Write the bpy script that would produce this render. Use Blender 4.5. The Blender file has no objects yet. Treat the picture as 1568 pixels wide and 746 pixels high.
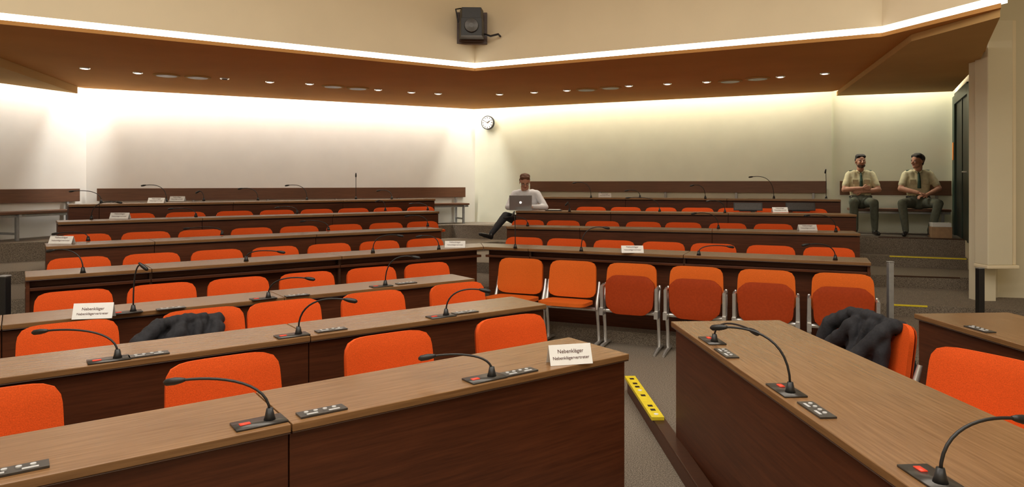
import bpy, math, random
import numpy as np
from mathutils import Vector, Matrix, noise
random.seed(4)
F=1045.0; CU=784.0; HV=280.0
SC=bpy.context.scene
COL=SC.collection

def gp(u,v,z):
    Y=z*F/(HV-v); return Vector(((u-CU)/F*Y,Y,z))
def rp(u,n,c):
    k=(u-CU)/F; Y=c/(n[0]*k+n[1]); return Vector((k*Y,Y,0))

# ---------------------------------------------------------------- materials
def newmat(name):
    m=bpy.data.materials.new(name); m.use_nodes=True
    nt=m.node_tree; b=nt.nodes['Principled BSDF']; return m,nt,b
def mat(name,col,rough=0.5,metal=0.0,nscale=None,var=0.12,bump=0.0,emit=None,estr=0,spec=0.5,coat=0):
    m,nt,b=newmat(name)
    b.inputs['Base Color'].default_value=(*col,1); b.inputs['Roughness'].default_value=rough
    b.inputs['Metallic'].default_value=metal; b.inputs['Specular IOR Level'].default_value=spec
    b.inputs['Coat Weight'].default_value=coat
    if nscale:
        tc=nt.nodes.new('ShaderNodeTexCoord'); n=nt.nodes.new('ShaderNodeTexNoise')
        n.inputs['Scale'].default_value=nscale; n.inputs['Detail'].default_value=4
        nt.links.new(tc.outputs['Object'],n.inputs['Vector'])
        r=nt.nodes.new('ShaderNodeValToRGB')
        r.color_ramp.elements[0].position=.3; r.color_ramp.elements[1].position=.7
        r.color_ramp.elements[0].color=(*[c*(1-var) for c in col],1)
        r.color_ramp.elements[1].color=(*[min(1,c*(1+var)) for c in col],1)
        nt.links.new(n.outputs['Fac'],r.inputs['Fac']); nt.links.new(r.outputs['Color'],b.inputs['Base Color'])
        if bump:
            bp=nt.nodes.new('ShaderNodeBump'); bp.inputs['Strength'].default_value=bump; bp.inputs['Distance'].default_value=.004
            nt.links.new(n.outputs['Fac'],bp.inputs['Height']); nt.links.new(bp.outputs['Normal'],b.inputs['Normal'])
    if emit:
        b.inputs['Emission Color'].default_value=(*emit,1); b.inputs['Emission Strength'].default_value=estr
    return m
def wood(name,dark,light,rough=.35,sc=(1.2,26,26),spec=.5):
    m,nt,b=newmat(name)
    tc=nt.nodes.new('ShaderNodeTexCoord'); mp=nt.nodes.new('ShaderNodeMapping')
    mp.inputs['Scale'].default_value=sc
    n=nt.nodes.new('ShaderNodeTexNoise'); n.inputs['Scale'].default_value=3; n.inputs['Detail'].default_value=8; n.inputs['Roughness'].default_value=.65
    n2=nt.nodes.new('ShaderNodeTexNoise'); n2.inputs['Scale'].default_value=1.3; n2.inputs['Detail'].default_value=2
    r=nt.nodes.new('ShaderNodeValToRGB'); r.color_ramp.elements[0].position=.3; r.color_ramp.elements[1].position=.72
    r.color_ramp.elements[0].color=(*dark,1); r.color_ramp.elements[1].color=(*light,1)
    mx=nt.nodes.new('ShaderNodeMixRGB'); mx.blend_type='MULTIPLY'; mx.inputs['Fac'].default_value=.35
    L=nt.links.new
    L(tc.outputs['Object'],mp.inputs['Vector']); L(mp.outputs['Vector'],n.inputs['Vector']); L(tc.outputs['Object'],n2.inputs['Vector'])
    L(n.outputs['Fac'],r.inputs['Fac']); L(r.outputs['Color'],mx.inputs['Color1']); L(n2.outputs['Fac'],mx.inputs['Color2'])
    L(mx.outputs['Color'],b.inputs['Base Color'])
    b.inputs['Roughness'].default_value=rough; b.inputs['Specular IOR Level'].default_value=spec
    bp=nt.nodes.new('ShaderNodeBump'); bp.inputs['Strength'].default_value=.08; bp.inputs['Distance'].default_value=.002
    L(n.outputs['Fac'],bp.inputs['Height']); L(bp.outputs['Normal'],b.inputs['Normal'])
    return m

M_TOP_LIT=wood('walnut_top_lit',(.185,.088,.032),(.34,.18,.075),rough=.27)  # same walnut as the fronts, colour lightened for light falling on the tops
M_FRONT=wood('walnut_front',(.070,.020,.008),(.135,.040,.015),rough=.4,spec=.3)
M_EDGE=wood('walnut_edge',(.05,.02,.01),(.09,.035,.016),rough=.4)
M_BAND=wood('walnut_band',(.13,.055,.027),(.2,.09,.045),rough=.4)
M_DARK=mat('shadow_gap_unlit_lens',(.015,.01,.008),.8)
M_ORANGE=mat('orange_fabric',(.70,.090,.010),.75,nscale=220,var=.14,bump=.3,spec=.2)
M_ORANGE2=mat('orange_pad',(.66,.125,.012),.75,nscale=220,var=.14,bump=.3,spec=.2)
M_RED=mat('orange_shell',(.34,.042,.007),.6,nscale=60,var=.1,spec=.12)
M_CHROME=mat('aluminium_frame',(.78,.78,.77),.28,.8,nscale=30,var=.06)
M_GREY=mat('grey_steel',(.36,.37,.38),.4,.6,nscale=20,var=.08)
M_BLACK=mat('black_plastic',(.012,.012,.013),.4,nscale=60,var=.2)
M_PANEL=mat('control_plate',(.07,.065,.06),.3,.5,nscale=60,var=.15)
M_BTN=mat('button_light',(.5,.5,.5),.4,nscale=40,var=.05)
M_LED=mat('red_led',(.6,.05,.02),.4,emit=(1,.05,.02),estr=.25)
M_PAPER=mat('white_card',(.82,.82,.8),.6,nscale=30,var=.03)
M_REDTXT=mat('card_print',(.12,.05,.05),.6)
M_WALL=mat('wall_plaster',(.80,.79,.745),.85,nscale=2.5,var=.025,bump=.05)
M_WALLR=mat('wall_plaster_warm',(.73,.745,.61),.85,nscale=2.5,var=.03,bump=.05)
M_CREAM=mat('cream_paint',(.90,.79,.57),.8,nscale=1.5,var=.03)
M_CREAM2=mat('cream_column',(.80,.74,.56),.7,nscale=1.5,var=.03)
M_SOFFIT=mat('brown_soffit',(.62,.32,.11),.95,nscale=1.2,var=.06,spec=.04)
M_SOFFIT2=mat('olive_soffit',(.56,.36,.15),.95,nscale=1.2,var=.06,spec=.04)
M_STRIP=mat('light_strip',(1,1,1),.5,emit=(1,.97,.9),estr=7.0)
M_BULB=mat('downlight_lens',(1,1,1),.5,emit=(1,.93,.8),estr=2.5)
M_GREEN=mat('green_frame',(.012,.035,.022),.45,nscale=10,var=.1)
M_DOOR=mat('door_leaf_dark',(.03,.035,.025),.5,nscale=10,var=.1)
M_YELLOW=mat('yellow_tape',(.85,.68,.03),.5,nscale=30,var=.08)
M_ORTAG=mat('orange_tag',(.85,.25,.02),.5,nscale=30,var=.08)
M_JACKET=mat('dark_jacket',(.014,.014,.018),.85,nscale=90,var=.25,bump=.3)
M_SKIN=mat('skin',(.50,.25,.16),.55,nscale=30,var=.07)
M_LIP=mat('lips',(.33,.10,.08),.5,nscale=30,var=.05)
M_EYE=mat('eye_white',(.7,.68,.64),.3,nscale=10,var=.02)
M_IRIS=mat('iris',(.03,.02,.015),.3,nscale=10,var=.02)
M_HAIRB=mat('hair_brown',(.12,.045,.018),.7,nscale=80,var=.4,bump=.5)
M_HAIRD=mat('hair_dark',(.018,.012,.009),.7,nscale=80,var=.4,bump=.5)
M_STUB=mat('short_beard',(.07,.035,.022),.8,nscale=150,var=.4,bump=.4)
M_KHAKI=mat('khaki_shirt',(.58,.53,.34),.8,nscale=25,var=.1,bump=.2)
M_OLIVE=mat('olive_trousers',(.10,.11,.08),.85,nscale=25,var=.15,bump=.2)
M_TIE=mat('green_tie',(.012,.05,.03),.6,nscale=60,var=.2)
M_WHITE=mat('white_shirt',(.78,.79,.83),.75,nscale=14,var=.06,bump=.2)
M_TROUS=mat('dark_trousers',(.02,.02,.024),.8,nscale=40,var=.2)
M_SHOE=mat('black_leather',(.012,.011,.011),.3,nscale=40,var=.2)
M_ALU=mat('laptop_aluminium',(.42,.43,.44),.35,.6,nscale=20,var=.03)
M_LOGO=mat('laptop_emblem',(.9,.9,.9),.4,emit=(1,1,1),estr=.7)
M_NAVY=mat('sleeve_badge',(.03,.06,.12),.6,nscale=40,var=.1)
M_CARD=mat('cardboard',(.42,.27,.15),.8,nscale=20,var=.1)
M_CARPET,nt,b=newmat('carpet')
tc=nt.nodes.new('ShaderNodeTexCoord'); n=nt.nodes.new('ShaderNodeTexNoise'); n.inputs['Scale'].default_value=140; n.inputs['Detail'].default_value=3
r=nt.nodes.new('ShaderNodeValToRGB'); r.color_ramp.elements[0].position=.35; r.color_ramp.elements[1].position=.65
r.color_ramp.elements[0].color=(.085,.066,.048,1); r.color_ramp.elements[1].color=(.31,.26,.20,1)
nt.links.new(tc.outputs['Object'],n.inputs['Vector']); nt.links.new(n.outputs['Fac'],r.inputs['Fac']); nt.links.new(r.outputs['Color'],b.inputs['Base Color'])
b.inputs['Roughness'].default_value=.95
bp=nt.nodes.new('ShaderNodeBump'); bp.inputs['Strength'].default_value=.5; bp.inputs['Distance'].default_value=.004
nt.links.new(n.outputs['Fac'],bp.inputs['Height']); nt.links.new(bp.outputs['Normal'],b.inputs['Normal'])

# ---------------------------------------------------------------- mesh builder
class MB:
    def __init__(s): s.v=[]; s.f=[]; s.m=[]; s.mats=[]
    def mi(s,m):
        if m not in s.mats: s.mats.append(m)
        return s.mats.index(m)
    def add(s,vs,fs,m,X=None):
        o=len(s.v); k=s.mi(m)
        for v in vs:
            v=Vector(v); s.v.append(X@v if X else v)
        for f in fs: s.f.append([i+o for i in f]); s.m.append(k)
    def box(s,a,b,m,X=None):
        x0,y0,z0=a; x1,y1,z1=b
        s.prism([(x0,y0),(x1,y0),(x1,y1),(x0,y1)],z0,z1,m,X)
    def prism(s,poly,z0,z1,m,X=None):
        ar=sum(poly[i][0]*poly[(i+1)%len(poly)][1]-poly[(i+1)%len(poly)][0]*poly[i][1] for i in range(len(poly)))
        if ar<0: poly=poly[::-1]
        n=len(poly)
        vs=[(p[0],p[1],z0) for p in poly]+[(p[0],p[1],z1) for p in poly]
        fs=[list(range(n))[::-1],list(range(n,2*n))]+[[i,(i+1)%n,(i+1)%n+n,i+n] for i in range(n)]
        s.add(vs,fs,m,X)
    def tube(s,pts,rad,m,seg=8,X=None):
        pts=[Vector(p) for p in pts]
        if not hasattr(rad,'__len__'): rad=[rad]*len(pts)
        vs=[];fs=[]; ref=None
        for i,p in enumerate(pts):
            t=(pts[min(i+1,len(pts)-1)]-pts[max(i-1,0)]).normalized()
            if ref is None: ref=t.orthogonal().normalized()
            ref=(ref-t*ref.dot(t)).normalized(); bi=t.cross(ref)
            for k in range(seg):
                a=2*math.pi*k/seg; vs.append(p+(ref*math.cos(a)+bi*math.sin(a))*rad[i])
        for i in range(len(pts)-1):
            for k in range(seg):
                a=i*seg+k; b2=i*seg+(k+1)%seg; fs.append([a,b2,b2+seg,a+seg])
        fs.append(list(range(seg))[::-1]); fs.append([len(vs)-seg+k for k in range(seg)])
        s.add(vs,fs,m,X)
    def cyl(s,c,r,h,m,seg=24,X=None,r2=None):
        c=Vector(c); s.tube([c,c+Vector((0,0,h))],[r,r if r2 is None else r2],m,seg,X)
    def sphere(s,c,r,m,seg=10,X=None,sc=(1,1,1)):
        c=Vector(c)
        vs=[];fs=[]; nr=seg
        for i in range(nr+1):
            ph=-math.pi/2+math.pi*i/nr
            for k in range(seg*2):
                a=math.pi*k/seg
                vs.append((c.x+r*sc[0]*math.cos(ph)*math.cos(a),c.y+r*sc[1]*math.cos(ph)*math.sin(a),c.z+r*sc[2]*math.sin(ph)))
        w=seg*2
        for i in range(nr):
            for k in range(w): fs.append([i*w+k,i*w+(k+1)%w,(i+1)*w+(k+1)%w,(i+1)*w+k])
        s.add(vs,fs,m,X)
    def mesh(s,name):
        me=bpy.data.meshes.new(name); me.from_pydata([tuple(v) for v in s.v],[],s.f)
        for m in s.mats: me.materials.append(m)
        me.polygons.foreach_set('material_index',s.m); me.update(); return me
    def obj(s,name,loc=(0,0,0),rz=0,smooth=False,bevel=0,parent=None):
        me=s.mesh(name)
        return place(me,name,loc,rz,smooth,bevel,parent)
def place(me,name,loc=(0,0,0),rz=0,smooth=False,bevel=0,parent=None):
    ob=bpy.data.objects.new(name,me); COL.objects.link(ob); ob.location=loc; ob.rotation_euler=(0,0,rz)
    if smooth:
        me.polygons.foreach_set('use_smooth',[True]*len(me.polygons)); me.update()
    if bevel:
        bm=ob.modifiers.new('bevel','BEVEL'); bm.width=bevel; bm.segments=2; bm.limit_method='ANGLE'; bm.angle_limit=.7
    if parent: ob.parent=parent
    return ob
def empty(name,loc=(0,0,0),rz=0):
    e=bpy.data.objects.new(name,None); COL.objects.link(e); e.location=loc; e.rotation_euler=(0,0,rz); e.empty_display_size=.2; return e
def bake(ob):
    bpy.context.view_layer.update()
    dg=bpy.context.evaluated_depsgraph_get()
    me=bpy.data.meshes.new_from_object(ob.evaluated_get(dg)); return me
def smooth_by_angle(me,ang=.6):
    me.polygons.foreach_set('use_smooth',[True]*len(me.polygons))
    try: me.set_sharp_from_angle(angle=ang)
    except Exception: pass

# ---------------------------------------------------------------- geometry of the room
NL=(-.588,.809); DL=(.809,.588)
rows={'D':(6.217,38,None,-.70),'E':(7.45,70,678,-.575),'F':(8.75,88,673,-.42),'G':(10.05,105,667,-.27)}
VD=Vector((-.31,7.46,0))
right={'D':(VD,Vector((3.15,5.98,0)),-.70),
 'E':(Vector((-.08,8.97,0)),Vector((3.96,7.75,0)),-.575),
 'F':(Vector((.05,10.2,0)),Vector((4.55,9.0,0)),-.42),
 'G':(Vector((.55,11.9,0)),Vector((4.87,10.1,0)),-.25)}
FL={'D':-1.48,'E':-1.355,'F':-1.2,'G':-1.05,'H':-.80}
def rn(k):
    a,b_,_=right[k]; d=(b_-a).normalized(); n=(-d.y,d.x); return n,n[0]*a.x+n[1]*a.y,d
fl=MB()
fl.prism([(-9.2,-3.2),(7.6,-3.2),(7.6,14.6),(-9.2,14.6)],-2.0,-1.6,M_CARPET)
def isect(n1,c1,n2,c2):
    det=n1[0]*n2[1]-n1[1]*n2[0]; return ((c1*n2[1]-c2*n1[1])/det,(n1[0]*c2-n2[0]*c1)/det)
steplines={}
for k in 'DEFGH':
    if k=='H':
        cl=11.2; a=Vector((.5,12.3,0)); b_=Vector((5.5,10.1,0)); d=(b_-a).normalized(); n2=(-d.y,d.x); c2=n2[0]*a.x+n2[1]*a.y
    else:
        cl=rows[k][0]-.06; n2,c2,d=rn(k); c2-=.06
    vx=isect(NL,cl,n2,c2)
    xl=-9.2; yl=(cl-NL[0]*xl)/NL[1]; xr=7.5; yr=(c2-n2[0]*xr)/n2[1]
    fl.prism([(xl,yl),vx,(xr,yr),(7.5,14.55),(-9.2,14.55)],-1.95,FL[k],M_CARPET)
    steplines[k]=(n2,c2,d)
fl.obj('floor')
for k,u0,u1 in (('E',1362,1420),('F',1362,1470),('G',1362,1480),('H',1345,1480)):
    n2,c2,d=steplines[k]; p0=rp(u0,n2,c2+.001); p1=rp(u1,n2,c2+.001)
    mb=MB(); L=(p1-p0).length
    mb.box((0,-.005,-.014),(L,.012,.003),M_YELLOW if k in 'EG' else M_EDGE)
    mb.obj('trim_step_nosing',(p0.x,p0.y,FL[k]),math.atan2(d.y,d.x))

def wall(name,p,q,z0,z1,m,th=.12):
    p=Vector((*p,0)); q=Vector((*q,0)); L=(q-p).length; d=(q-p).normalized()
    mb=MB(); mb.box((0,0,z0),(L,th,z1),m)
    return mb.obj(name,(p.x,p.y,0),math.atan2(d.y,d.x))
WC=(-.76,14.0); WL=(-6.8,10.9); WR=(5.29,11.3); NR=(6.95,10.7); RS=(5.62,8.1); LL=(-7.6,8.3)
wall('wall_back_left',WL,WC,-1.9,2.1,M_WALL)
wall('wall_back_right',WC,WR,-1.9,2.1,M_WALLR)
wall('wall_niche_left',LL,WL,-1.9,2.1,M_WALL)
wall('wall_niche_right',(WR[0]-.02,WR[1]+.06),NR,-1.9,2.1,M_WALLR)
wall('wall_left',(-9.2,-3),LL,-1.9,3.4,M_CREAM)
wall('wall_right_side',NR,RS,-1.9,2.1,M_CREAM2)
wall('wall_right_return',RS,(7.3,7.75),-1.9,3.4,M_CREAM2)
wall('wall_right',(7.3,7.75),(7.3,-3),-1.9,3.4,M_CREAM)
wall('wall_front',(7.3,-3),(-9.2,-3),-1.9,3.4,M_CREAM)
mb=MB(); mb.prism([(-9.3,-3.2),(7.5,-3.2),(7.5,9),(-9.3,9.2)],3.4,3.5,M_CREAM); mb.obj('ceiling')
S0=(-9.0,3.65); S1=(-.49,8.97); S2=(3.72,6.86); S3=(4.10,5.72); S4=(5.55,8.05)
mb=MB(); mb.prism([(-8.9,3.95),(-.49,9.2),(3.85,7.1),(4.2,6.2),(5.5,8.3),(7.2,14.5),(-9.2,14.5)],2.1,2.16,M_CREAM); mb.obj('ceiling_cove')
for a,b_,nm in ((S0,S1,'wall_bulkhead_left'),(S1,S2,'wall_bulkhead_center'),(S2,S3,'wall_bulkhead_right'),(S3,S4,'wall_bulkhead_end')):
    wall(nm,a,b_,1.575,3.39,M_CREAM,.1)
mb=MB()
for a,b_ in ((S0,S1),(S1,S2),(S2,S3)):
    p=Vector((*a,0)); q=Vector((*b_,0)); L=(q-p).length; d=(q-p).normalized()
    X=Matrix.Translation(p)@Matrix.Rotation(math.atan2(d.y,d.x),4,'Z')
    mb.box((-.01,.004,1.512),(L+.01,.06,1.573),M_STRIP,X)
mb.obj('cove_light_strip')
mb=MB()
mb.prism([S0,S1,S2,S3,S4,(5.15,10.98),(-.76,13.62),(-6.64,10.59),(-7.4,8.4),(-9,4.5)],1.47,1.51,M_SOFFIT)
mb.obj('ceiling_soffit')
mb=MB()
mb.prism([(5.22,10.98),(3.95,6.75),(4.12,5.76),(5.50,8.05),(6.75,10.45)],1.40,1.468,M_SOFFIT2); mb.obj('ceiling_soffit_drop')
mb=MB()
mb.prism([(-6.62,10.4),(-6.0,8.0),(-8.7,4.8),(-7.35,8.2)],1.36,1.468,M_SOFFIT2); mb.obj('ceiling_soffit_drop')
dv=Vector((RS[0]-NR[0],RS[1]-NR[1],0)); LW=dv.length; ang=math.atan2(dv.y,dv.x)
mb=MB()
mb.box((.10,-.05,-.8),(.35,-.002,1.33),M_GREEN); mb.box((1.75,-.05,-.8),(1.98,-.002,1.33),M_GREEN)
mb.box((.35,-.05,1.2),(1.75,-.002,1.36),M_GREEN); mb.box((.35,-.02,-.8),(1.75,-.003,1.2),M_DOOR)
mb.box((1.0,-.03,-.8),(1.05,-.0205,1.2),M_GREEN); mb.box((.20,-.06,.35),(.30,-.051,.62),M_ORTAG)
mb.tube([(1.6,-.02,.15),(1.6,-.07,.15),(1.48,-.07,.15)],.012,M_CHROME)
mb.obj('door_1',(NR[0],NR[1],0),ang,bevel=.004)
mb=MB(); mb.box((0,0,-.92),(.28,.22,1.82),M_CREAM2); mb.box((.28,.03,-.92),(.34,.2,1.82),M_CREAM); mb.box((-.01,-.01,-.96),(.35,.23,-.92),M_CREAM)
mb.box((.05,.22,-1.6),(.25,.4,1.7),M_CREAM2)
mb.obj('wall_column',(5.30,7.6,0),0,bevel=.01)

for (u,v) in [(130,104),(211,111),(344,120),(413,125),(474,128),(579,137),(630,141),(671,143),(765,144),(818,141),(868,138),(963,131),(1022,128),(1082,125),(1195,117),(1263,112)]:
    p=gp(u,v,1.468); mb=MB()
    mb.tube([(0,0,.0),(0,0,-.012)],[.062,.058],M_CHROME,20); mb.tube([(0,0,-.012),(0,0,-.016)],[.038,.036],M_BULB if u!=344 else M_DARK,16)
    mb.obj('recessed_downlight',(p.x,p.y,1.468))
    if u!=344:
        l=bpy.data.lights.new('downlight_lamp','SPOT'); l.energy=34; l.spot_size=1.6; l.spot_blend=.9; l.color=(1,.88,.7); l.shadow_soft_size=.04
        o=bpy.data.objects.new('downlight_lamp',l); COL.objects.link(o); o.location=(p.x,p.y,1.44)
for (u,v) in [(255,115),(303,118),(510,132),(548,135),(898,137),(935,134),(1118,124),(1160,120)]:
    p=gp(u,v,1.468); mb=MB()
    mb.tube([(0,0,0),(0,0,-.01),(0,0,-.014)],[.17,.168,.15],M_SOFFIT2,28); mb.tube([(0,0,-.014),(0,0,-.016)],[.13,.125],M_BAND,28)
    mb.obj('round_ceiling_speaker',(p.x,p.y,1.468))

def bench(p,q,zb0,zb1,seat,name,L0=0,L1=None):
    p=Vector((*p,0)); q=Vector((*q,0)); d=(q-p).normalized(); L=(q-p).length if L1 is None else L1
    mb=MB(); mb.box((L0,-.07,zb0),(L,-.03,zb1),M_BAND)
    mb.box((L0,-.03,zb0+.05),(L,-.002,zb0+.1),M_GREY)
    mb.box((L0+.1,-.50,seat-.035),(L-.1,-.10,seat),M_BAND)
    mb.box((L0+.1,-.45,seat-.075),(L-.1,-.41,seat-.036),M_GREY)
    nleg=max(2,int((L-L0)/1.1)+1)
    for i in range(nleg):
        x=L0+.2+(L-L0-.4)*i/(nleg-1)
        mb.box((x-.02,-.45,-.80),(x+.02,-.41,seat-.036),M_GREY); mb.box((x-.02,-.065,-.80),(x+.02,-.035,zb0),M_GREY)
        mb.box((x-.02,-.41,-.72),(x+.02,-.065,-.69),M_GREY); mb.box((x-.02,-.5,seat-.075),(x+.02,-.1,seat-.036),M_GREY)
    mb.obj(name,(p.x,p.y,0),math.atan2(d.y,d.x),bevel=.004)
bench(WL,WC,-.29,-.09,-.40,'bench',.15,6.55)
bench(LL,WL,-.29,-.09,-.40,'bench',.0,2.55)
bench(WC,WR,-.17,.03,-.40,'bench',1.25,6.55)
bench((WR[0],WR[1]),NR,-.2,.03,-.405,'bench',.12,1.7)

# ---------------------------------------------------------------- desks
def desk(p0,p1,zt,zf,w=.45,seam=1.62,m0=0,m1=0,inset=.03,lip=False,ends=(True,True)):
    p0=Vector(p0); p1=Vector(p1); d=(p1-p0); L=d.length; th=math.atan2(d.y,d.x); H=zf-zt
    xs=[L]; x=L-seam
    while x>.3: xs.append(x); x-=seam
    xs.append(0); xs=xs[::-1]
    mb=MB(); e=.0025
    for i in range(len(xs)-1):
        a,b_=xs[i]+e,xs[i+1]-e
        ab=a-(m0 if i==0 else 0); bb=b_+(m1 if i==len(xs)-2 else 0)
        mb.prism([(a,0),(b_,0),(bb,w),(ab,w)],-.028,0,M_TOP_LIT)
        mb.prism([(a,.001),(b_,.001),(b_,.02),(a,.02)],-.034,-.0285,M_EDGE)
        if lip:
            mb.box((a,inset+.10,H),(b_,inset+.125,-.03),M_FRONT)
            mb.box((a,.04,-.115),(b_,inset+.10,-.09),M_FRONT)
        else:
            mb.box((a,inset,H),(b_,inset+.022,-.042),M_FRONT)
            mb.box((a,inset+.008,-.042),(b_,inset+.02,-.028),M_DARK)  # near-black strip paints the shadow line in the gap below the top
        if i>0: mb.box((xs[i]-.012,inset+.03,H),(xs[i]+.012,w-.05,-.03),M_EDGE)
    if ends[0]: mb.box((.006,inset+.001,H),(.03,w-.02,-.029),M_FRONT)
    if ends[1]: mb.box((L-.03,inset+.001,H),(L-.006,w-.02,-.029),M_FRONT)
    mb.box((.05,w-.1,-.075),(L-.05,w-.08,-.03),M_EDGE)
    return mb.obj('courtroom_desk',(p0.x,p0.y,zt),th,bevel=.003)
A1=Vector((.563,3.27,0)); B1=Vector((.235,4.60,0)); C1=Vector((-.315,5.83,0)); dl=Vector((*DL,0))
desk(A1-dl*4.3,A1,-.82,-1.6,w=.44); desk(B1-dl*4.9,B1,-.82,-1.6,w=.40); desk(C1-dl*5.0,C1,-.82,-1.6,w=.38)
cA=2.314; cB=B1.x*NL[0]+B1.y*NL[1]; cC=C1.x*NL[0]+C1.y*NL[1]
half=(36+math.degrees(math.atan2(7.46-5.98,3.46)))/2
mt=.42*math.tan(math.radians(half))
desk(rp(38,NL,6.217),VD,-.70,FL['D'],w=.42,m1=mt,lip=True,ends=(True,False))
desk(VD,right['D'][1],-.70,FL['D'],w=.42,m0=mt,lip=True,ends=(False,True))
for k in 'EFG':
    c,u0,u1,z=rows[k]; desk(rp(u0,NL,c),rp(u1,NL,c),z,FL[k],w=.42)
    a,b_,z=right[k]; desk(a,b_,z,FL[k],w=.42)
R0=Vector((.94,4.04,0)); R1=Vector((1.10,1.45,0))
desk(R0,R1+Vector((.03,-.6,0)),-.82,-1.6,w=.66,seam=4.9)
desk(Vector((2.52,4.28,0)),Vector((2.70,1.6,0)),-.82,-1.6,w=.62,seam=4.9)

# ---------------------------------------------------------------- chairs
def padgrid(w0,w1,h,t,curve,kc=.10,nx=12,nz=10):
    vs=[];fs=[]
    for s in (0,1):
        for j in range(nz+1):
            for i in range(nx+1):
                a=-1+2*i/nx; c=-1+2*j/nz
                x=a*(1-kc*abs(c)**7); z=c*(1-kc*1.2*abs(a)**7)
                wd=(w0+(w1-w0)*(z+1)/2)/2
                edge=max(abs(a),abs(c))**6
                y=-curve*(x*x)+(-t/2*(1-.35*edge) if s==0 else t/2*(1-.35*edge))
                vs.append((x*wd,y,(z+1)/2*h))
    N=(nx+1)*(nz+1)
    idx=lambda s,i,j:s*N+j*(nx+1)+i
    for j in range(nz):
        for i in range(nx):
            fs.append([idx(0,i,j),idx(0,i+1,j),idx(0,i+1,j+1),idx(0,i,j+1)])
            fs.append([idx(1,i,j),idx(1,i,j+1),idx(1,i+1,j+1),idx(1,i+1,j)])
    for i in range(nx):
        fs.append([idx(0,i,0),idx(1,i,0),idx(1,i+1,0),idx(0,i+1,0)]); fs.append([idx(0,i,nz),idx(0,i+1,nz),idx(1,i+1,nz),idx(1,i,nz)])
    for j in range(nz):
        fs.append([idx(0,0,j),idx(0,0,j+1),idx(1,0,j+1),idx(1,0,j)]); fs.append([idx(0,nx,j),idx(1,nx,j),idx(1,nx,j+1),idx(0,nx,j+1)])
    return vs,fs
def T(x,y,z,rx=0): return Matrix.Translation((x,y,z))@Matrix.Rotation(rx,4,'X')
def chair_mesh(tip=None):
    mb=MB()
    v,f=padgrid(.50,.475,.36,.045,.035)
    mb.add(v,f,M_ORANGE2 if tip is not None else M_ORANGE,T(0,0,.46,-.16))
    v,f=padgrid(.49,.465,.34,.012,.035)
    mb.add(v,f,M_RED,T(0,.032,.47,-.16))
    if tip:
        v,f=padgrid(.44,.485,.37,.05,.0,kc=.16)
        mb.add(v,f,M_RED,T(0,-.10,.345,-.10))
    else:
        v,f=padgrid(.47,.47,.40,.05,.0)
        mb.add(v,f,M_ORANGE2 if tip is not None else M_ORANGE,T(0,-.02,.43,math.pi/2-.06))
    for s in (-1,1):
        x=.262*s
        mb.tube([(x,.04,.62),(x,.01,.52),(x,-.04,.42),(x,-.05,.36)],[.014,.018,.02,.02],M_CHROME)
        mb.tube([(x,-.04,.38),(x,.0,.2),(x,.02,.03)],[.02,.016,.016],M_CHROME)
        mb.tube([(x,-.22,.012),(x,-.1,.03),(x,.1,.03),(x,.22,.012)],[.012,.018,.018,.012],M_CHROME)
        if tip:
            mb.box((x-.014,-.13,.36),(x+.014,-.07,.60),M_CHROME); mb.box((x-.018,-.15,.33),(x+.018,-.03,.40),M_CHROME)
            mb.tube([(x,.04,.58),(x,-.05,.61),(x,-.13,.60)],[.013,.017,.015],M_CHROME)
    mb.tube([(-.28,-.03,.36),(.28,-.03,.36)],.02,M_CHROME)
    me=mb.mesh('courtroom_chair'); smooth_by_angle(me,.9); return me
CH=chair_mesh(None); CH_DOWN=chair_mesh(False); CH_UP=chair_mesh(True)
def chair(p,th,zf,me=CH,name='courtroom_chair'):
    return place(me,name,(p.x,p.y,zf),th)
thL=math.atan2(DL[1],DL[0])
for c,us in ((cA+.89,[-22,345,598,785]),(cB+.94,[106,312,437,573,702]),(cC+.94,[114,249,366,471,570,655])):
    for u in us: chair(rp(u,NL,c),thL,-1.6)
for k,us in (('D',[122,233,333,422,505,582,652]),('E',[130,224,308,386,459,528,592,648]),('F',[205,285,360,425,486,542,595,645])):
    for u in us: chair(rp(u,NL,rows[k][0]+.92),thL,FL[k])
for k,us in (('D',[802,867,940,1015,1092,1180,1269]),('E',[808,862,922,985,1046,1114,1184,1255]),('F',[905,958,1012,1068,1124,1182,1240])):
    n2,c2,d=rn(k)
    for u in us: chair(rp(u,n2,c2+.92),math.atan2(d.y,d.x),FL[k])
n2,c2,d=rn('D')
for i,u in enumerate([797,877,967,1066,1173,1290]):
    chair(rp(u,n2,c2-.24),math.atan2(d.y,d.x),-1.6,CH_DOWN if i<2 else CH_UP,'tip_up_chair')
chair(Vector((2.14,3.10,0)),-math.radians(62),-1.6); chair(Vector((2.12,3.92,0)),-math.pi/2+.12,-1.6); chair(Vector((2.22,2.25,0)),-math.pi/2+.05,-1.6)

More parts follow.
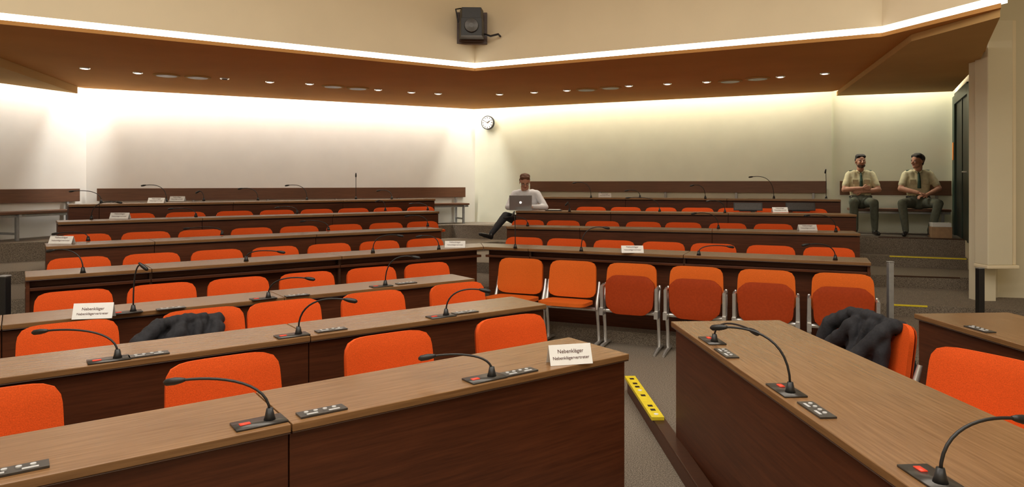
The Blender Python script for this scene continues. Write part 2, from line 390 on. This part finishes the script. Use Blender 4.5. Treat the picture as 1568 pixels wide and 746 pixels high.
# ---------------------------------------------------------------- microphones
def mic(b,t,s=1.0,plate=None,th=0):
    b=Vector(b); t=Vector(t); h=t-b
    mb=MB()
    if plate: 
        X=Matrix.Rotation(th,4,'Z'); mb.box((-.12,-.045,0),(.05,.045,.006),M_PANEL,X)
        mb.box((-.10,-.010,.006),(-.065,.010,.009),M_LED,X)
    mb.tube([(0,0,.0),(0,0,.02),(0,0,.045)],[.022,.016,.011],M_BLACK,12)
    up=max(.10,h.z*1.05)
    c1=Vector((0,0,up*1.05)); c2_=h+Vector((-h.x*.35,-h.y*.35,.02))
    pts=[]
    for i in range(15):
        q=i/14; pts.append((1-q)**3*Vector((0,0,.03))+3*(1-q)**2*q*c1+3*(1-q)*q*q*c2_+q**3*h)
    mb.tube(pts,[.0048]*15,M_BLACK,8)
    dirn=(pts[-1]-pts[-2]).normalized()
    mb.tube([h-dirn*.035,h-dirn*.02,h,h+dirn*.03,h+dirn*.04],[.006,.010,.013,.012,.005],M_BLACK,12)
    mb.obj('gooseneck_microphone',b,smooth=True)
def panel(p,th):
    mb=MB(); mb.box((-.085,-.03,0),(.085,.03,.006),M_PANEL)
    for i in range(4): mb.cyl((-.055+i*.034,.006,.006),.008,.004,M_BTN,10)
    mb.box((-.06,-.02,.006),(-.02,-.01,.008),M_BTN); mb.box((.02,-.02,.006),(.06,-.01,.008),M_BTN)
    mb.obj('desk_control_panel',p,th)
def micuv(ub,vb,ut,vt,z,plate=None,th=thL,dy=0):
    b=gp(ub,vb,z+.001); Y=b.y+dy; t=Vector(((ut-CU)/F*Y,Y,(HV-vt)/F*Y)); mic(b,t,1,plate,th)
for q in [(413,645,268,584),(753,578,655,547)]: micuv(*q,-.82,True)
for q in [(180,550,62,508),(457,513,536,460),(683,484,742,445)]: micuv(*q,-.82,True)
for q in [(204,478,219,408),(411,457,474,427),(590,438,636,394)]: micuv(*q,-.82,True)
for q in [(127,418,78,384),(377,400,430,386),(571,387,612,361),(672,382,642,362),(789,380,786,328),(890,385,928,349),(1070,391,1118,378),(1279,398,1234,375)]: micuv(*q,-.70)
for q in [(135,369,85,358),(340,360,286,350),(503,353,464,339),(655,347,624,331),(808,346,775,333),(1100,350,1063,327),(1280,355,1236,330)]: micuv(*q,-.575)
for q in [(140,336,182,310),(300,332,262,320),(455,327,425,318),(590,323,578,308),(655,322,630,312),(1010,324,962,303),(1110,326,1085,308),(872,324,868,312)]: micuv(*q,-.42)
for q in [(155,311,110,293),(312,308,303,294),(255,309,220,284),(395,307,368,289),(470,306,440,284),(545,305,545,268),(600,305,580,292)]: micuv(*q,-.27)
for q in [(905,303,880,280),(980,303,960,292),(1080,304,1060,284),(1185,304,1150,271),(1265,304,1264,262)]: micuv(*q,-.25)
thR=math.atan2(-1,.06)
b=gp(1094,525,-.819); mic(b,(gp(1172,540,-.819).x*.93,b.y-.28,-.70),1,True,thR)
b=gp(1210,603,-.819); mic(b,(b.x-.22,b.y+.18,-.60),1,True,thR)
b=gp(1440,742,-.819); mic(b,(b.x+.26,b.y+.05,-.66),1,True,thR)
for (u,v) in [(493,631),(794,571),(20,722)]: panel(gp(u,v,-.819),thL)
for (u,v) in [(228,544),(507,506),(712,479)]: panel(gp(u,v,-.819),thL)
for (u,v) in [(262,473),(455,453),(622,434)]: panel(gp(u,v,-.819),thL)
for (u,v) in [(1112,542),(1250,629),(1500,505)]: panel(gp(u,v,-.819),thR)

def tent(u,v,z,w=.21,h=.09,th=0,text=True):
    p=gp(u,v,z); root=empty('name_card',(p.x,p.y,z+.001),th)
    mb=MB(); t=.002
    mb.add([(-w/2,-.035,0),(w/2,-.035,0),(w/2,0,h),(-w/2,0,h),(-w/2,.035,0),(w/2,.035,0),(-w/2,-.035+t,0),(w/2,-.035+t,0),(w/2,0,h-2*t),(-w/2,0,h-2*t),(-w/2,.035-t,0),(w/2,.035-t,0)],
      [[0,1,2,3],[3,2,5,4],[7,6,9,8],[8,9,10,11],[0,6,7,1],[4,5,11,10]],M_PAPER)
    mb.obj('folded_card',parent=root)
    if text:
        for i,(tx,sz) in enumerate((('Nebenkläger',.024),('Nebenklägervertreter',.0195))):
            cu=bpy.data.curves.new('print','FONT'); cu.body=tx; cu.size=sz; cu.align_x='CENTER'; cu.extrude=.0003; cu.materials.append(M_REDTXT)
            o=bpy.data.objects.new('print_line',cu); COL.objects.link(o); o.parent=root
            zz=.050-.026*i; o.location=(0,-.035+.035*zz/h-.0012,zz); o.rotation_euler=(math.atan2(h,.035),0,0)
tent(872,556,-.82,.20,.085,math.radians(14)); tent(144,487,-.82,.22,.09,math.radians(12))
for (u,v,z) in [(697,379,-.70),(968,387,-.70),(95,373,-.575),(1236,353,-.575),(184,335,-.42),(1194,325,-.42),(240,311,-.27),(272,308,-.27),(926,302,-.25)]:
    tent(u,v,z,.22,.07,0,True)

for u in (1152,1234):
    p=gp(u,325,-.42); p.z=-.42; mb=MB()
    mb.box((-.2,-.02,.012),(.2,.0,.13),M_BLACK,Matrix.Rotation(-.35,4,'X')); mb.box((-.12,-.04,0),(.12,.1,.012),M_BLACK); mb.box((-.185,-.022,.022),(.185,-.0202,.12),M_PANEL,Matrix.Rotation(-.35,4,'X'))
    mb.obj('desk_monitor',(p.x,p.y+.18,-.418),-.25,bevel=.003)

# ---------------------------------------------------------------- clock, speaker
mb=MB()
X=Matrix.Rotation(math.pi/2,4,'X')
mb.tube([(0,0,0),(0,0,.05)],[.14,.14],M_BLACK,32,X); mb.tube([(0,0,.05),(0,0,.054)],[.122,.122],M_PAPER,32,X)
for i in range(12):
    a=i*math.pi/6; mb.box((-.006,.088,.054),(.006,.112,.057),M_BLACK,X@Matrix.Rotation(a,4,'Z'))
mb.box((-.006,-.01,.057),(.006,.065,.06),M_BLACK,X@Matrix.Rotation(-1.0,4,'Z')); mb.box((-.004,-.015,.06),(.004,.095,.063),M_BLACK,X@Matrix.Rotation(1.1,4,'Z'))
mb.obj('wall_clock',((748-CU)/F*13.83,13.83,(HV-188)/F*13.83),-.42)
mb=MB()
mb.box((-.2,.04,-.2),(.2,.10,.21),M_EDGE); mb.box((-.16,.02,-.17),(.16,.05,.18),M_EDGE)
mb.box((-.03,-.06,.1),(.03,.04,.16),M_BLACK)
mb.prism([(-.13,-.30),(.13,-.30),(.16,-.05),(-.16,-.05)],-.16,.06,M_BLACK); mb.prism([(-.12,-.26),(.12,-.26),(.15,-.08),(-.15,-.08)],.06,.2,M_BLACK)
mb.tube([(0,-.3,-.04),(0,-.33,-.04),(0,-.335,-.04)],[.09,.085,.03],M_PANEL,24)
mb.tube([(-.17,-.15,.03),(-.2,-.15,.2),(-.1,-.05,.24),(0,.02,.25)],.01,M_BLACK); mb.tube([(.16,-.1,-.1),(.24,-.12,-.13),(.34,-.1,-.1),(.37,-.05,-.12)],.014,M_BLACK)
mb.obj('ceiling_loudspeaker',(-.52,8.80,2.0),.05,bevel=.006)

# ---------------------------------------------------------------- floor pieces
mb=MB()
mb.box((-.03,0,0),(.05,2.6,.09),M_FRONT); mb.box((-.03,0,.09),(.05,2.6,.10),M_EDGE)
mb.obj('wooden_floor_rail',(.96,2.6,-1.6),0.02,bevel=.004)
mb=MB(); mb.box((-.035,0,0),(.045,.92,.022),M_YELLOW)
for y in (.12,.2,.42,.62,.7,.82): mb.box((-.012,y,.022),(.02,y+.035,.024),M_BLACK)
for y in (.05,.55): mb.tube([(.005,y,.022),(.005,y,.026)],.015,M_PAPER,12)
mb.obj('yellow_spirit_level',(.915,4.3,-1.499),.02,bevel=.004)
for (x,y,zt,zf,m) in [(-3.72,5.0,-.69,-1.6,M_BLACK),(3.27,5.9,-.69,-1.6,M_GREY),(4.80,7.0,-.88,-1.6,M_BLACK)]:
    mb=MB(); w_=.022 if m is M_GREY else .03
    mb.box((-w_,-w_,zf),(w_,w_,zt),m); mb.box((-.04,-.04,zf),(.04,.04,zf+.03),M_GREY); mb.box((-w_-.003,-w_-.003,zt),(w_+.003,w_+.003,zt+.012),M_GREY)
    mb.obj('gate_post',(x,y,0),0,bevel=.005)
mb=MB(); mb.box((-.13,-.1,0),(.13,.1,.16),M_CARD); mb.box((-.12,-.09,.16),(.12,.09,.22),M_PAPER); mb.obj('box_of_papers',(6.24,9.95,-.8),-.3,bevel=.004)

# ---------------------------------------------------------------- organic modelling
def V3(*a): return Vector(a)
def cap(a,b,ra,rb,m,ax=None,fl_=1): return (Vector(a),Vector(b),ra,rb,m,Vector(ax).normalized() if ax else None,fl_)
def remesh(prims,voxel,name,smooth=4,parent=None,disp=0,loc=(0,0,0),rz=0):
    vs=[];fs=[]
    for a,b_,ra,rb,m,ax,f_ in prims:
        w=(b_-a); w=w.normalized() if w.length>1e-6 else Vector((0,0,1))
        r_=w.orthogonal().normalized(); q=w.cross(r_); base=len(vs); seg=14; rings=[]
        for i in range(6): ph=-math.pi/2+ (math.pi/2)*(i+.15)/5.15; rings.append((a,ra,ph))
        for i in range(6): ph=(math.pi/2)*i/5.15; rings.append((b_,rb,ph))
        for c,r0,ph in rings:
            for k in range(seg):
                an=2*math.pi*k/seg; o=(r_*math.cos(an)+q*math.sin(an))*r0*math.cos(ph)+w*r0*math.sin(ph)
                if ax is not None: o=o-ax*(o.dot(ax)*(1-f_))
                vs.append(tuple(c+o))
        for i in range(len(rings)-1):
            for k in range(seg): fs.append([base+i*seg+k,base+i*seg+(k+1)%seg,base+(i+1)*seg+(k+1)%seg,base+(i+1)*seg+k])
        fs.append([base+k for k in range(seg)][::-1]); fs.append([base+(len(rings)-1)*seg+k for k in range(seg)])
    me=bpy.data.meshes.new('t'); me.from_pydata(vs,[],fs); ob=bpy.data.objects.new('t',me); COL.objects.link(ob)
    md=ob.modifiers.new('r','REMESH'); md.mode='VOXEL'; md.voxel_size=voxel
    if smooth: sm=ob.modifiers.new('s','SMOOTH'); sm.iterations=smooth; sm.factor=.5
    out=bake(ob); bpy.data.objects.remove(ob); out.name=name
    mats=[]
    for p in prims:
        if p[4] not in mats: mats.append(p[4])
    n=len(out.vertices); co=np.empty(n*3); out.vertices.foreach_get('co',co); co=co.reshape(-1,3)
    if disp:
        no=np.empty(n*3); out.vertices.foreach_get('normal',no); no=no.reshape(-1,3)
        dd=np.array([noise.noise(Vector(c)*11)*.7+noise.noise(Vector((c[0]*34,c[1]*30,c[2]*9)))*.6 for c in co])
        co=co+no*dd[:,None]*disp; out.vertices.foreach_set('co',co.ravel())
    nf=len(out.polygons); cc=np.empty(nf*3); out.polygons.foreach_get('center',cc); cc=cc.reshape(-1,3)
    best=np.full(nf,1e9); idx=np.zeros(nf,int)
    for a,b_,ra,rb,m,ax,f_ in prims:
        A=np.array(a); W=np.array(b_-a); L2=W@W
        t=np.clip(((cc-A)@W)/L2,0,1) if L2>1e-12 else np.zeros(nf)
        o=cc-(A+t[:,None]*W)
        if ax is not None:
            axn=np.array(ax); o=o+np.outer(o@axn,axn)*(1/f_-1)
        dist=np.linalg.norm(o,axis=1)-(ra+(rb-ra)*t)
        k=dist<best; best[k]=dist[k]; idx[k]=mats.index(m)
    for m in mats: out.materials.append(m)
    out.polygons.foreach_set('material_index',idx.tolist()); out.polygons.foreach_set('use_smooth',[True]*nf); out.update()
    return place(out,name,loc,rz,parent=parent)
def hand(w,d,nrm,curl,side,m=M_SKIN):
    w=Vector(w); d=Vector(d).normalized(); nrm=Vector(nrm); nrm=(nrm-d*nrm.dot(d)).normalized(); s=d.cross(nrm)*side
    P=[cap(w-d*.02,w+d*.03,.024,.026,m,nrm,.75)]
    for i in range(4): P.append(cap(w+d*.02+s*(i-1.5)*.010,w+d*.085+s*(i-1.5)*.019,.015,.0125,m,nrm,.9))
    for i,l in enumerate((.068,.078,.073,.056)):
        b0=w+d*.088+s*(1.5-i)*.0195; d1=(d*math.cos(curl*.5)+nrm*math.sin(curl*.5)); d2=(d*math.cos(curl*1.3)+nrm*math.sin(curl*1.3)); d3=(d*math.cos(curl*1.9)+nrm*math.sin(curl*1.9))
        b1=b0+d1*l*.45; b2=b1+d2*l*.33; b3=b2+d3*l*.22
        P+= [cap(b0-d*.01,b1,.0095,.0088,m),cap(b1,b2,.0088,.008,m),cap(b2,b3,.008,.007,m)]
    t0=w+d*.025+s*.026; t1=t0+(d*.7+s*.65+nrm*.2).normalized()*.04; t2=t1+(d*.95+s*.15+nrm*.35).normalized()*.032
    P+=[cap(t0,t1,.014,.0105,m),cap(t1,t2,.0105,.008,m)]
    return P
def head(parent,loc,yaw,pitch,hair,beard=False,glasses=False,roll=0):
    h=empty('head_group',loc); h.parent=parent; h.rotation_euler=(pitch,roll,yaw)
    P=[cap((0,-.012,.045),(0,.035,.04),.078,.08,M_SKIN,(1,0,0),.93),
       cap((0,-.035,.0),(0,-.02,-.03),.062,.058,M_SKIN),
       cap((-.03,-.03,-.055),(-.0,-.062,-.082),.034,.026,M_STUB if beard else M_SKIN),cap((.03,-.03,-.055),(.0,-.062,-.082),.034,.026,M_STUB if beard else M_SKIN),
       cap((-.035,-.074,-.012),(-.03,-.07,-.03),.019,.016,M_SKIN),cap((.035,-.074,-.012),(.03,-.07,-.03),.019,.016,M_SKIN),
       cap((-.035,-.082,.03),(.035,-.082,.03),.0105,.0105,M_SKIN),
       cap((0,-.092,.018),(0,-.114,-.018),.008,.0125,M_SKIN),cap((-.011,-.1,-.022),(.011,-.1,-.022),.008,.008,M_SKIN),
       cap((0,.03,-.05),(0,.02,-.11),.052,.056,M_SKIN)]
    for s in (-1,1): P+=[cap((s*.078,.008,.018),(s*.08,.014,-.018),.013,.009,M_SKIN,(1,0,0),.55)]
    remesh(P,.0055,'head_face',3,h)
    H=[cap((0,.0,.070),(0,.045,.062),.079,.083,hair,(1,0,0),.95),cap((0,.055,.03),(0,.06,-.02),.07,.05,hair),
       cap((-.042,-.045,.095),(.042,-.045,.095),.032,.032,hair),cap((-.035,.0,.105),(.035,.0,.105),.045,.045,hair)]
    for s in (-1,1): H.append(cap((s*.066,.02,.05),(s*.070,.02,.012),.020,.013,hair))
    remesh(H,.006,'hair',2,h,disp=.004)
    mb=MB()
    for s in (-1,1):
        mb.sphere((s*.031,-.082,.008),.0125,M_EYE,8); mb.sphere((s*.031,-.0915,.008),.0055,M_IRIS,6)
        mb.tube([(s*.015,-.094,.028),(s*.033,-.094,.034),(s*.05,-.086,.029)],[.003,.0042,.002],hair,6)
        mb.tube([(s*.017,-.09,.017),(s*.031,-.0965,.0195),(s*.046,-.086,.016)],[.003,.004,.003],M_SKIN,6)
    mb.tube([(-.024,-.086,-.048),(-.01,-.0945,-.046),(0,-.0955,-.047),(.01,-.0945,-.046),(.024,-.086,-.048)],[.002,.0048,.005,.0048,.002],M_LIP,6)
    mb.tube([(-.018,-.087,-.053),(0,-.094,-.055),(.018,-.087,-.053)],[.002,.005,.002],M_LIP,6)
    if glasses:
        for s in (-1,1):
            mb.tube([(s*.031+.019*math.cos(a),-.104,.008+.015*math.sin(a)) for a in np.linspace(0,2*math.pi,13)],.0018,M_BLACK,5)
            mb.tube([(s*.05,-.104,.012),(s*.08,.01,.02)],.0018,M_BLACK,5)
        mb.tube([(-.012,-.104,.01),(.012,-.104,.01)],.0018,M_BLACK,5)
    mb.obj('eyes_and_mouth',smooth=True,parent=h)
    return h
def torso(J,sh,tr,belt=M_SHOE):
    P=[]
    pel,wa,chs,sh_,nk,hd=[Vector(J[k]) for k in ('pel','waist','chest','shc','neck','head')]
    X=Vector(J.get('xax',(1,0,0))).normalized()
    for s in (-1,1):
        P+=[cap(pel+X*s*.075,wa+X*s*.06+V3(0,0,-.06),.105,.10,tr),cap(wa+X*s*.06+V3(0,0,-.04),chs+X*s*.075,.102,.112,sh),
            cap(chs+X*s*.075,sh_+X*s*.10,.11,.072,sh),cap(sh_+X*s*.10,sh_+X*s*.165,.064,.058,sh)]
    P+=[cap(pel,wa+V3(0,0,-.06),.12,.11,tr),cap(wa,chs,.115,.12,sh),cap(chs,sh_,.12,.08,sh),cap(sh_,nk,.08,.056,sh),cap(nk,nk+(hd-nk)*.55,.053,.05,M_SKIN)]
    P.append(cap(wa-X*.085+V3(0,0,-.075),wa+X*.085+V3(0,0,-.075),.1,.1,belt,(0,0,1),.28))
    return P
def limb(a,b_,c,r,m1,m2,cuff=None):
    a,b_,c=Vector(a),Vector(b_),Vector(c); P=[]
    if cuff:
        mid=a.lerp(b_,cuff); P+=[cap(a,mid,r[0],r[0]*.5+r[1]*.5+.006,m1),cap(mid,b_,r[1]+.002,r[1],m2)]
    else: P+=[cap(a,b_,r[0],r[1],m1)]
    q=b_.lerp(c,.35); P+=[cap(b_,q,r[1],r[2],m2),cap(q,c,r[2],r[3],m2)]
    return P
def shoe(an,d,m=M_SHOE,down=(0,0,-1)):
    an=Vector(an); d=Vector(d).normalized(); dn=Vector(down)
    return [cap(an+dn*.0,an+dn*.05-d*.02,.042,.038,m),cap(an+dn*.055-d*.03,an+dn*.06+d*.09,.036,.036,m),cap(an+dn*.06+d*.08,an+dn*.066+d*.16,.037,.027,m)]

def guard(loc,rz,pose):
    root=empty('seated_security_guard',loc,rz); root.scale=(.93,.93,.93)
    J=pose; P=torso(J,M_KHAKI,M_OLIVE)
    for s,side in ((-1,'L'),(1,'R')):
        sh=Vector(J['shc'])+V3(s*.175,0,-.012)
        P+=limb(sh,J['el'+side],J['wr'+side],(.060,.046,.043,.03),M_KHAKI,M_KHAKI if not J.get('short') else M_SKIN,.7)
        hip=Vector(J['pel'])+V3(s*.09,0,-.005)
        P+=limb(hip,J['kn'+side],J['an'+side],(.098,.068,.064,.05),M_OLIVE,M_OLIVE)
        P+=shoe(J['an'+side],J['ft'+side])
    remesh(P,.0115,'body',4,root,disp=.004)
    for s,side in ((-1,'L'),(1,'R')):
        w=Vector(J['wr'+side]); remesh(hand(w,J['hd'+side],J['hn'+side],.75,J['sd'+side]),.0045,'hand_'+side.lower(),2,root)
    head(root,J['head'],J['yaw'],J['pitch'],M_HAIRD,beard=J.get('beard',False))
    mb=MB(); c=Vector(J['chest']); n_=Vector(J['neck'])
    mb.tube([n_+V3(0,-.06,-.035),n_+V3(0,-.095,-.08),c+V3(0,-.135,.02),c+V3(0,-.13,-.10)],[.014,.018,.024,.03],M_TIE,8)
    for s in (-1,1):
        mb.box((s*.09-.045,-.128+c.y,c.z-.03),(s*.09+.045,-.112+c.y,c.z+.045),M_KHAKI)
        sh=Vector(J['shc'])+V3(s*.14,-.01,.052)
        mb.tube([sh-V3(s*.035,0,-.006),sh+V3(s*.03,0,-.006)],[.014,.018],M_TIE,8)
        mb.tube([n_+V3(s*.055,-.01,-.0),n_+V3(s*.045,-.06,-.02),n_+V3(s*.012,-.08,-.045)],[.012,.018,.01],M_KHAKI,8)
        mb.sphere(Vector(J['shc'])+V3(s*.225,-.02,-.09),.03,M_NAVY,8,sc=(.35,1,1.2))
    mb.obj('tie_and_badges',parent=root,bevel=.004)
    return root
g1=dict(pel=(0,0,.535),waist=(0,.03,.70),chest=(0,.07,.87),shc=(0,.08,1.01),neck=(0,.07,1.07),head=(0,.03,1.205),yaw=.15,pitch=-.12,beard=True,short=True,
 elL=(-.26,-.06,.74),wrL=(.0,-.17,.77),elR=(.26,-.06,.74),wrR=(-.0,-.155,.71),
 hdL=(1,.1,.05),hnL=(.1,1,-.2),sdL=1,hdR=(-1,.15,.0),hnR=(0,1,.1),sdR=1,
 knL=(-.16,-.43,.53),anL=(-.14,-.44,.10),knR=(.14,-.45,.53),anR=(.16,-.38,.10),ftL=(-.15,-1,0),ftR=(.25,-1,0))
g2=dict(pel=(0,0,.535),waist=(0,.02,.70),chest=(0,.05,.87),shc=(0,.05,1.01),neck=(0,.04,1.07),head=(-.01,.0,1.205),yaw=-.95,pitch=.0,short=True,
 elL=(-.27,-.08,.76),wrL=(-.04,-.24,.70),elR=(.29,-.04,.76),wrR=(.07,-.24,.66),
 hdL=(.9,-.3,-.25),hnL=(-.1,.2,-1),sdL=-1,hdR=(-.9,-.35,-.1),hnR=(0,.2,-1),sdR=1,
 knL=(-.30,-.38,.53),anL=(-.26,-.44,.10),knR=(.20,-.44,.53),anR=(.08,-.48,.10),ftL=(-.35,-1,0),ftR=(.1,-1,0))
guard((5.52,10.80,-.80),-.35,g1)
guard((6.25,10.50,-.80),-.35,g2)

root=empty('man_using_laptop',(.27,10.92,-1.2),0)
J=dict(pel=(0,0,.56),waist=(-.02,-.05,.73),chest=(-.04,-.11,.90),shc=(-.05,-.16,1.03),neck=(-.055,-.19,1.085),head=(-.07,-.245,1.20))
P=torso(J,M_WHITE,M_TROUS)
for s,el,wr in ((-1,(-.33,-.24,.82),(-.23,-.40,.83)),(1,(.25,-.26,.82),(.03,-.40,.83))):
    sh=Vector(J['shc'])+V3(s*.175,0,-.01); P+=limb(sh,el,wr,(.062,.05,.045,.033),M_WHITE,M_WHITE)
P+=limb((.09,0,.55),(.13,-.42,.5),(.10,-.40,.10),(.095,.068,.06,.048),M_TROUS,M_TROUS)+shoe((.10,-.40,.10),(.1,-1,0))
P+=limb((-.09,0,.56),(-.37,-.42,.69),(-.58,-.75,.44),(.092,.066,.058,.042),M_TROUS,M_TROUS)+shoe((-.58,-.75,.44),(-.75,-.45,.3),down=(-.45,-.45,-.75))
remesh(P,.0115,'body',4,root,disp=.004)
remesh(hand((-.23,-.40,.83),(.3,-1,-.1),(0,0,-1),.4,1),.0045,'hand_l',2,root)
remesh(hand((.03,-.40,.83),(-.4,-1,-.1),(0,0,-1),.4,-1),.0045,'hand_r',2,root)
head(root,J['head'],.05,.35,M_HAIRB,glasses=True)
mb=MB()
mb.box((-.17,0,0),(.17,.235,.014),M_ALU); mb.box((-.15,.05,.014),(.15,.14,.016),M_BLACK)
XL=Matrix.Translation((0,0,.012))@Matrix.Rotation(.25,4,'X')
mb.box((-.17,-.008,0),(.17,0,.225),M_ALU,XL); mb.box((-.16,0,.01),(.16,.001,.215),M_BLACK,XL)
mb.tube([(0,-.0082,.115),(0,-.0095,.115)],.02,M_LOGO,16,XL)
mb.obj('laptop',((797-CU)/F*10.33,10.31,-.418),.0,bevel=.003)
mb=MB(); mb.box((-.12,-.03,0),(.12,.14,.012),M_BLACK); mb.box((-.08,-.0,.012),(.09,.12,.02),M_PAPER); mb.obj('notepad',(.62,10.22,-.418),-.2)

def jacket(loc,rz,flip=1,sc=1):
    m=M_JACKET; f_=flip
    P=[cap((-.2,-.015,.80),(.14,-.015,.80),.04,.04,m)]
    for x in (-.2,-.12,-.04,.04,.12):
        P.append(cap((x,-.05,.79),(x*1.15+random.uniform(-.02,.02),-.11,.52),.036,.045,m)); P.append(cap((x,.03,.79),(x*1.1,.09,.50),.035,.04,m))
    P+=[cap((f_*-.2,-.05,.80),(f_*-.31,-.12,.73),.05,.045,m),cap((f_*-.31,-.12,.73),(f_*-.36,-.2,.5),.045,.038,m),
        cap((f_*.05,-.04,.825),(f_*-.15,-.07,.825),.03,.035,m),cap((f_*.12,-.08,.76),(f_*.03,-.18,.60),.045,.045,m),cap((f_*.03,-.18,.60),(f_*-.1,-.21,.52),.045,.036,m),
        cap((f_*-.1,-.10,.76),(f_*-.22,-.17,.62),.05,.045,m),cap((f_*.02,-.09,.80),(f_*-.03,-.15,.58),.022,.026,m),cap((f_*-.08,-.1,.80),(f_*-.05,-.16,.58),.022,.026,m)]
    remesh(P,.008,'draped_dark_jacket',3,None,disp=.015,loc=loc,rz=rz)
p=rp(296,NL,cB+.93); jacket((p.x,p.y,-1.645),thL,1)
jacket((2.13,3.94,-1.60),-math.pi/2+.12,1)

# ---------------------------------------------------------------- lights
def area(name,loc,sx,sy,e,col=(1,1,1),rot=(0,0,0)):
    l=bpy.data.lights.new(name,'AREA'); l.shape='RECTANGLE'; l.size=sx; l.size_y=sy; l.energy=e; l.color=col
    o=bpy.data.objects.new(name,l); COL.objects.link(o); o.location=loc; o.rotation_euler=rot; return o
area('ceiling_panel_lamp',(-.5,2.8,3.36),8,3.0,310,(1,.94,.84))
area('ceiling_panel_lamp',(-.5,-1.2,3.36),8,2.0,180,(1,.95,.88))
for p,q,e,cx in ((WL,WC,180,(1,.98,.93)),(WC,WR,130,(1,.97,.82)),(LL,WL,66,(1,.98,.93)),(WR,NR,30,(1,.97,.82))):
    p=Vector((*p,0)); q=Vector((*q,0)); d=(q-p).normalized(); n_=Vector((d.y,-d.x,0)); m_=(p+q)/2+n_*.22
    area('cove_wash_lamp',(m_.x,m_.y,2.0),(q-p).length-.3,.12,e,cx,(0,0,math.atan2(d.y,d.x)))
w=bpy.data.worlds.new('world'); SC.world=w; w.use_nodes=True; w.node_tree.nodes['Background'].inputs[0].default_value=(.6,.55,.5,1); w.node_tree.nodes['Background'].inputs[1].default_value=.15

# ---------------------------------------------------------------- camera
cd=bpy.data.cameras.new('camera'); cd.lens=F/1568*36; cd.sensor_width=36; cd.shift_y=-(373-HV)/1568; cd.clip_start=.05
cam=bpy.data.objects.new('camera',cd); COL.objects.link(cam); cam.location=(0,0,0); cam.rotation_euler=(math.pi/2,0,0); SC.camera=cam
for o in list(COL.objects):
    if o.parent is None: o.location.z+=1.6
SC.view_settings.view_transform='Standard'
